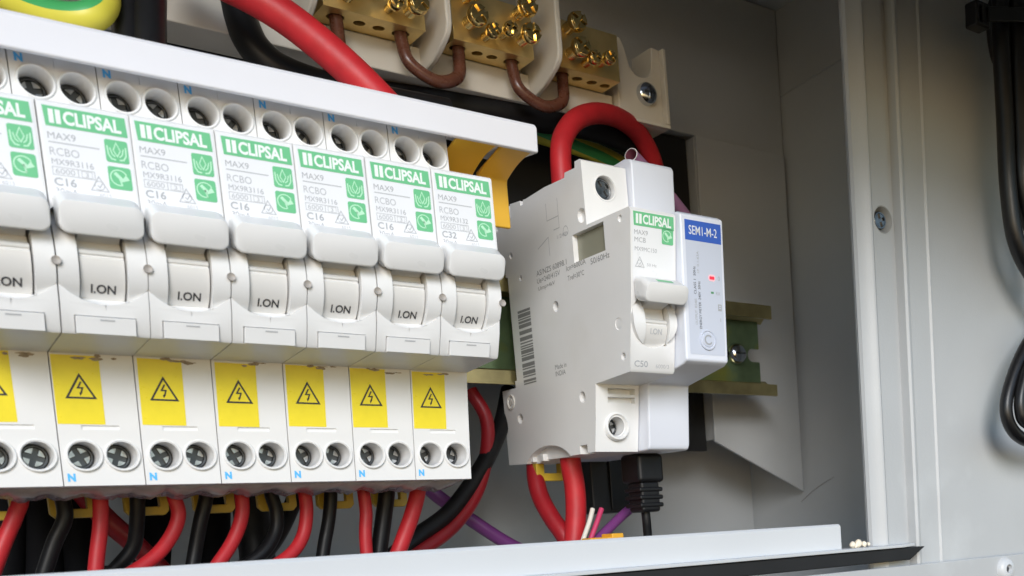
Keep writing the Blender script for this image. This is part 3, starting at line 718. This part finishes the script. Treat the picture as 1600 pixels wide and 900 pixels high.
# ================================================================== NEUTRAL BAR
nb = empty('neutral_bar', (140, 60, 141), 'brass terminal bar of three blocks on a cream holder, up behind the breakers', 'terminal bar')
def nrel(o): return rel(o, nb)
b = MB(); b.box((-40, 55.2, 141.6), (208.8, 72, 152.0), 'cream'); b.box((-40, 60, 152.2), (208.8, 72, 162), 'cream'); nrel(b.build('holder', None, .5))
def fin(x):
    f = MB(); pts = [(56, 143.4), (50, 143.6)]+[(45+0*a, 0) for a in ()]
    pts += [(42+9.6*math.cos(R(a)), 153.5+9.6*math.sin(R(a))) for a in range(-70, -181, -12)][:0]
    pts = [(60, 143.2), (52.5, 143.4), (46, 144.6), (40.5, 146.6), (36, 148.6), (33.8, 150.4), (32.8, 152.6), (32.6, 156), (32.4, 186), (60, 186)]
    f.prism(pts, 'X', x, x+2.2, 'cream'); return nrel(f.build('divider', None, .7, 3))
for x in (87.2, 130.2, 172.0): fin(x)
def screw_post(x, z, big):
    r, L = (3.5, 9.0) if big else (2.45, 8.0); sh = r*.62
    s_ = MB(); y = 42
    s_.lathe((x, y-L+2.6, z), 'Y', [(sh*(1 if k_ % 2 else .86), k_*.45) for k_ in range(0, 17)], 'brass_bright', 20)
    hd = y-L
    prof = [(r*.96, 2.7), (r, 2.4), (r, .9), (r*.86, .15), (r*.7, 0), (.01, 0)]
    s_.lathe((x, hd, z), 'Y', prof, 'brass_bright', 22)
    rot = random.uniform(0, 90); w = r*.17
    for q_ in range(4):
        a = R(rot+90*q_); ca, sa = math.cos(a), math.sin(a); P = []
        for u, v in ((w, w), (r*.9, w), (r*.62, r*.62), (w, r*.9)): P.append((x+u*ca-v*sa, z+u*sa+v*ca))
        s_.prism(P, 'Y', hd-.85, hd+.1, 'brass_bright')
    return s_.build('clamp_screw', None, .12, 1)
def block(x0, x1, holes, screws):
    b = MB(); b.box((x0, 42, 152), (x1, 55, 169), 'brass'); cs = []
    for (hx_, big) in holes:
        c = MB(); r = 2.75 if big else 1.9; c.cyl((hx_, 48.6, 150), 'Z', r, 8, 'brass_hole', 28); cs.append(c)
    me = cut(b, cs); o = nrel(finish(me, 'brass_block', None, .35, 2, 40))
    for (sx_, sz_, big) in screws:
        s_ = screw_post(sx_, sz_, big); s_.parent = o
    return o
block(93.5, 127.0, [(99.5, True), (107.2, False), (113.6, False), (121.0, True)],
      [(101, 156.4, True), (100.8, 165.2, True), (108.6, 160.2, False), (114.6, 155.6, False), (121.6, 156.6, True), (121.4, 165.6, True)])
block(137.0, 167.5, [(141.2, True), (148.6, False), (154.2, False), (161.8, True)],
      [(142.6, 158.2, True), (142.2, 166.6, True), (148.4, 155.0, False), (155.0, 157.2, False), (162.6, 157.2, True), (162.2, 166.0, True)])
block(177.6, 204.0, [(182.2, True), (189.0, False), (195.4, False), (201.2, False)],
      [(182.6, 157.2, True), (182.0, 165.8, True), (188.6, 155.2, False), (195.2, 156.6, False)])
# end bracket with U notch
br = MB()
out = [(209.2, 141.8), (231.6, 141.8), (231.6, 172.6), (226.4, 173.2)]+[(220.6+5.6*math.cos(R(a)), 166.2+5.8*math.sin(R(a))) for a in range(0, -171, -15)]+[(213.6, 170), (212.0, 173.4), (209.2, 173.6)]
br.prism(out, 'Y', 51.5, 66, 'cream')
o = nrel(br.build('end_bracket', None, .6, 3))
rim = MB(); rim.prism([(229.8, 143.6), (231.6, 143.6), (231.4, 172.4), (229.8, 172.4)], 'Y', 48.6, 51.4, 'cream'); rim.prism([(209.4, 141.8), (231.6, 141.8), (231.6, 143.5), (209.4, 143.5)], 'Y', 48.6, 51.4, 'cream')
r_ = rim.build('bracket_rim', None, .4); r_.parent = o
c = at(1012, 146, 'Y', 50)
s = MB(); s.lathe((c.x, 50.8, c.z), 'Y', [(4.4, .6), (4.4, -.2), (4.0, -1.6), (3.0, -2.4), (1.0, -2.7), (.01, -2.7)], 'chrome', 32)
s.box((c.x-2.4, 47.95, c.z-.4), (c.x+2.4, 48.4, c.z+.4), 'zinc_dark'); s.box((c.x-.4, 47.9, c.z-2.4), (c.x+.4, 48.4, c.z+2.4), 'zinc_dark')
r_ = s.build('bracket_screw'); r_.parent = o

# ================================================================== CABLES
def cable(name, px, r, mn, label, cat='cable', group=None, pre=(), post=(), **k):
    pts = list(pre)+[tuple(at(x, y, 'Y', Y)) for x, y, Y in px]+list(post)
    b = MB(); b.tube(pts, r, mn, **k); return tag(b.build(name, smooth=60), label, cat, group)
RW = 'red wires under the row of breakers'; BW = 'black wires under the row of breakers'
ordn = ['first', 'second', 'third', 'fourth', 'fifth', 'sixth', 'last']
reds = {-1: [(24, 805, 28), (5, 850, 28), (-15, 905, 28)], 0: [(157, 820, 28), (152, 865, 28), (148, 905, 28)], 1: [(279, 805, 28), (266, 840, 28), (238, 873, 27), (190, 905, 26)],
        2: [(378, 805, 28), (364, 845, 28), (338, 885, 27), (320, 910, 27)], 3: [(479, 800, 28), (473, 838, 28), (452, 868, 27), (410, 895, 26)],
        4: [(572, 800, 28), (571, 835, 28), (574, 880, 28)], 5: [(645, 800, 28), (629, 845, 28), (612, 890, 28)]}
blks = {0: [(101, 810, 28), (84, 850, 29), (66, 905, 30)], 1: [(214, 815, 30), (208, 855, 32), (180, 890, 34)], 2: [(313, 815, 29), (305, 860, 30), (298, 905, 30)],
        3: [(432, 800, 29), (430, 832, 29), (408, 866, 28), (360, 895, 28)], 4: [(514, 810, 29), (507, 850, 29), (500, 900, 29)], 5: [(600, 805, 29), (594, 850, 29), (588, 900, 29)]}
for i in range(-1, 6):
    n_ = i+1
    px = reds[i]; x = 18*i+12.3; e = at(*px[-1][:2], 'Y', px[-1][2]); e0 = at(*px[-2][:2], 'Y', px[-2][2])
    cable('red_wire', px, 1.95 if i < 5 else 2.5, 'red_pvc', '%s red wire from the left under the white breaker row%s' % (ordn[n_], ', thicker than the rest' if i == 5 else ''), 'wire', RW,
          pre=[(x, 28, 6), (x, 28, -1)], post=[tuple(e+(e-e0)*1.0), (e.x-12, e.y+4, -70)])
    if i in blks:
        px = [(a_, b_, c_+6.5) for a_, b_, c_ in blks[i]]; x = 18*i+4.6; e = at(*px[-1][:2], 'Y', px[-1][2]); e0 = at(*px[-2][:2], 'Y', px[-2][2])
        cable('black_wire', px, 2.0 if i < 5 else 2.6, 'black_pvc', '%s black wire from the left, beside the %s red one under the white breakers' % (ordn[i] if i < 5 else 'last', ordn[n_]), 'wire', BW,
              pre=[(x, 35, 6), (x, 35, -1)], post=[tuple(e+(e-e0)*1.0), (e.x-12, e.y+4, -70)])
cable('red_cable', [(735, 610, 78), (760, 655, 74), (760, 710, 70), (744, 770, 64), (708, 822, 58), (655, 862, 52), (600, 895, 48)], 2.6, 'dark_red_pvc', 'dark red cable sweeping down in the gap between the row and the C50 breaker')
cable('black_cable', [(795, 610, 84), (783, 665, 76), (752, 732, 68), (705, 798, 60), (650, 840, 54), (590, 890, 50)], 3.2, 'black_pvc', 'black cable crossing over the dark red one in the gap')
cable('purple_cable', [(640, 730, 84), (675, 768, 82), (730, 808, 80), (795, 850, 78), (860, 880, 76)], 2.7, 'purple_pvc', 'purple cable low in the gap behind the black cable')
cable('black_cable', [(384, 740, 70), (392, 800, 70), (400, 850, 68), (405, 900, 66)], 5.5, 'black_pvc', 'thick black cable in the dark behind the fourth breaker')
cable('black_cable', [(470, 750, 60), (452, 800, 58), (428, 845, 52), (390, 890, 46)], 2.6, 'black_pvc', 'thin black cable slanting down behind the fifth breaker')
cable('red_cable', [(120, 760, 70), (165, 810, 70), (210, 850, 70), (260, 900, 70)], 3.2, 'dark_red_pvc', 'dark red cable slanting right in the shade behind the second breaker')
for k_, (x0, x1) in enumerate(((-20, -40), (20, 5), (60, 70), (100, 130), (250, 235), (335, 330))):  # black cables, more of them added to darken the void behind the wires
    cable('black_cable', [(x0, 700, 88), ((x0+x1)/2, 800, 86), (x1, 910, 84)], 5.5, 'black_matte', 'thick black cable filling the dark at the back, ' + ('left of the first red wire', 'behind the first red wire', 'behind the first black wire', 'left of the second red wire', 'behind the second black wire', 'behind the third black wire')[k_], 'cable', 'black cables filling the dark at the back')
# big cable looping out of the breaker top
cable('red_cable', [(876, 240, 36), (882, 210, 38), (903, 185, 40), (937, 177, 44), (973, 188, 50), (1002, 215, 56), (1022, 258, 60), (1032, 320, 64)], 3.8, 'red_pvc', 'thick bright red cable arching over the top of the C50 breaker', pre=[(170.5, 35, 98), (170.5, 35, 106)], n=24)
cable('red_cable', [(898, 760, 42), (900, 800, 42), (897, 845, 42), (890, 910, 42)], 3.9, 'red_pvc', 'thick red cable dropping straight down from the C50 breaker', pre=[(168.4, 42, 18), (168.4, 42, 7)], n=24)
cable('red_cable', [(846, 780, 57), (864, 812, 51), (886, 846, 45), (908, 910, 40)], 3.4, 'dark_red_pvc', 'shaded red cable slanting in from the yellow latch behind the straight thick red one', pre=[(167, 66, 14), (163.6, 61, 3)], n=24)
# top left group
cable('red_cable', [(250, -70, 36), (345, -30, 30), (414, 6, 26), (480, 52, 22), (560, 122, 16), (640, 205, 12)], 5.0, 'red_pvc', 'thick red cable slanting down behind the white busbar cover at the top', n=24)
cable('black_cable', [(350, -40, 60), (372, 20, 56), (400, 78, 52), (455, 118, 50), (560, 150, 48), (700, 178, 46)], 5.0, 'black_pvc', 'black cable curving behind the thick red one at the top')
cable('black_cable', [(560, 150, 66), (700, 165, 64), (820, 180, 62), (920, 196, 62), (1000, 225, 64)], 5.6, 'black_pvc', 'black cable lying level below the brass terminal bar')
cable('black_cable', [(196, -40, 30), (197, 20, 26), (200, 90, 20)], 3.6, 'black_gloss', 'black upright cable beside the green and yellow loop, left one of two')
cable('black_cable', [(233, -40, 32), (231, 20, 26), (231, 90, 20)], 4.6, 'black_gloss', 'thicker black upright cable, right one of two beside the green and yellow loop')
cable('earth_cable', [(-60, -60, 40), (-10, -14, 34), (40, 10, 28), (92, 26, 22), (140, 26, 18), (162, 4, 20), (158, -34, 24), (150, -80, 30)], 3.8, 'cable_yellow', 'green and yellow earth cable looping at the top left corner', n=28, mn2='cable_green', twist=.004)
cable('earth_cable', [(780, 190, 84), (850, 212, 80), (900, 228, 78), (960, 252, 78), (1030, 300, 80)], 3.6, 'cable_yellow', 'green and yellow earth cable passing behind the arched red cable', n=28, mn2='cable_green', twist=.02)
# brown jumpers between the brass blocks
for k_, (x0, x1, w_) in enumerate(((121.0, 141.2, 'between the left and middle brass blocks'), (161.8, 182.2, 'between the middle and right brass blocks'))):
    b = MB(); m_ = (x0+x1)/2
    b.tube([(x0, 48.6, 156), (x0, 48, 149), (x0+1.6, 46.6, 142.2), (m_, 45.6, 138.0), (x1-1.8, 46.6, 141.6), (x1, 48, 149), (x1, 48.6, 156)], 2.15, 'brown_pvc', n=20, sub=12)
    tag(b.build('jumper_wire', smooth=60), 'shiny brown U shaped jumper wire '+w_, 'wire', 'brown jumper wires on the brass bar')
b = MB(); b.tube([(99.5, 48.6, 156), (99.5, 48, 148), (98.5, 46.5, 140), (94, 45, 134)], 2.15, 'brown_pvc', n=20)
tag(b.build('jumper_wire', smooth=60), 'shiny brown wire end going down behind the thick red cable', 'wire', 'brown jumper wires on the brass bar')
# translucent sleeve beside the module top
a_ = at(986, 242, 'Y', 36); b_ = at(1074, 342, 'Y', 58)
b = MB(); d_ = (b_-a_)
mid = a_+d_*.5+Vector((0, 0, 1))
b.tube([a_, mid, b_], 2.7, 'violet_clear', n=28, closed_ends=False); b.tube([a_, mid, b_], 2.45, 'sleeve_inside', n=28, closed_ends=False)
t0 = (mid-a_).normalized(); n0 = t0.orthogonal().normalized(); b0 = t0.cross(n0); vs = []
for k_ in range(28):
    a = 2*math.pi*k_/28; e_ = n0*math.cos(a)+b0*math.sin(a); vs += [a_+e_*2.75, a_+e_*2.4-t0*.1]
b.add(vs, [(2*k_, 2*((k_+1) % 28), 2*((k_+1) % 28)+1, 2*k_+1) for k_ in range(28)], 'sheet_white')
b.tube([a_+d_*.10, mid, b_], 1.3, 'brown_pvc', n=16)
tag(b.build('cable_sleeve', smooth=60), 'pinkish clear sleeve with an open end behind the pale module', 'sleeve')
# small things low on the right
cable('purple_wire', [(1020, 768, 43), (1004, 780, 42), (972, 806, 40), (935, 842, 38), (900, 875, 38)], 1.9, 'purple_pvc', 'thin purple wire running down left from the black plug', 'wire')
cable('pink_wire', [(940, 795, 38), (933, 815, 37), (920, 850, 36), (905, 890, 36)], 1.0, 'pink_pvc', 'short pink wire beside the thick red U shaped cable', 'wire')
cable('white_wire', [(926, 795, 36), (921, 815, 35), (909, 850, 34), (898, 890, 34)], .9, 'cream', 'short white wire between the red cable and the pink wire', 'wire')
c = at(945, 838, 'Y', 30)
b = MB(); b.box((c.x-8.5, 26, c.z-14), (c.x+5.5, 33, c.z-.3), 'orange_plastic'); b.box((c.x+.5, 25.6, c.z-12), (c.x+5.7, 33.4, c.z+.9), 'orange_plastic')
tag(b.build('wire_connector', None, .5), 'small orange yellow connector peeping over the bright flange', 'connector')
c0 = at(922, 728, 'Y', 62); c1 = at(983, 800, 'Y', 62)
cb = empty('current_sensor', (c0.x+9, 68, c1.z), 'black square sensor block behind and below the C50 breaker', 'sensor')
b = MB(); b.box((c0.x, 62, c1.z), (c0.x+19, 80, c0.z+6), 'dull_black'); rel(b.build('sensor_body', None, .8, 3), cb)
b = MB(); b.box((c0.x+8, 60.4, c1.z+1), (c0.x+18, 61.8, c0.z+2), 'black_pvc'); rel(b.build('sensor_lid', None, .4), cb)
# clear film fringe under the breakers
b = MB(); n = 96; vs = []; fs = []
for i in range(n+1):
    x = -18+126*i/n
    for j, (y_, z_) in enumerate(((4, .4), (14, -1.6), (20, -2.4))):
        vs.append((x, y_+random.uniform(-.5, .5), z_+random.uniform(-.35, .35) - (.5*math.sin(i*.9) if j else 0)))
for i in range(n):
    for j in range(2): fs.append((i*3+j, (i+1)*3+j, (i+1)*3+j+1, i*3+j+1))
b.add(vs, fs, 'clear_film'); fo = b.build('film_strip', smooth=60)
sm = fo.modifiers.new('s', 'SOLIDIFY'); sm.thickness = .0002
tag(fo, 'crumpled clear plastic film hanging along the underside of the white breakers', 'plastic film')

# ================================================================== CABLES ON THE RIGHT
G = 'black cables hanging at the right edge'
cable('black_cable', [(1562, -60, -50), (1564, 60, -50), (1570, 180, -50), (1576, 300, -50), (1592, 390, -50), (1640, 470, -50)], 3.6, 'black_gloss', 'outermost black cable of the bundle at the right edge, bending right half way down', 'cable', G, n=20)
cable('black_cable', [(1588, -60, -52), (1590, 60, -52), (1594, 200, -52), (1600, 300, -52), (1630, 420, -52)], 3.8, 'black_gloss', 'black cable of the right edge bundle, just inside the outermost one', 'cable', G, n=20)
cable('black_cable', [(1640, 490, -50), (1604, 540, -50), (1582, 590, -50), (1572, 635, -50), (1580, 668, -50), (1604, 688, -50), (1660, 700, -50)], 2.7, 'black_gloss', 'outer loop of black cable at the lower right edge', 'cable', G, n=20)
cable('black_cable', [(1650, 520, -54), (1612, 565, -54), (1597, 605, -54), (1594, 640, -54), (1606, 662, -54), (1660, 680, -54)], 2.5, 'black_gloss', 'inner loop of black cable at the lower right edge', 'cable', G, n=20)
cable('black_cable', [(1575, -60, -46), (1560, -10, -47), (1552, 30, -47), (1560, 90, -46), (1580, 110, -44)], 3.0, 'black_gloss', 'short black cable bulging left under the cable tie', 'cable', G, n=20)
tie = empty('cable_tie', tuple(at(1560, 28, 'Y', -56)), 'black cable tie with square head round the bundle at the top right', 'cable tie')
p0 = at(1529, 25, 'Y', -55)
hb = MB(); hb.box((p0.x-4.2, -57.5, p0.z-4.6), (p0.x+4.0, -51.5, p0.z+4.4), 'black_gloss')
hc = MB(); hc.box((p0.x-2.0, -60, p0.z-2.6), (p0.x-.2, -50, p0.z+2.6), 'black_gloss')
rel(finish(cut(hb, [hc]), 'tie_head', None, .8, 2), tie)
b = MB(); p1 = at(1600, 15, 'Y', -58)
b.prism([(p0.x+2, p0.z-2.6), (p1.x+14, p1.z-1.0), (p1.x+14, p1.z+4.2), (p0.x+2, p0.z+2.8)], 'Y', -58.5, -57.2, 'black_gloss'); rel(b.build('tie_strap', None, .3), tie)
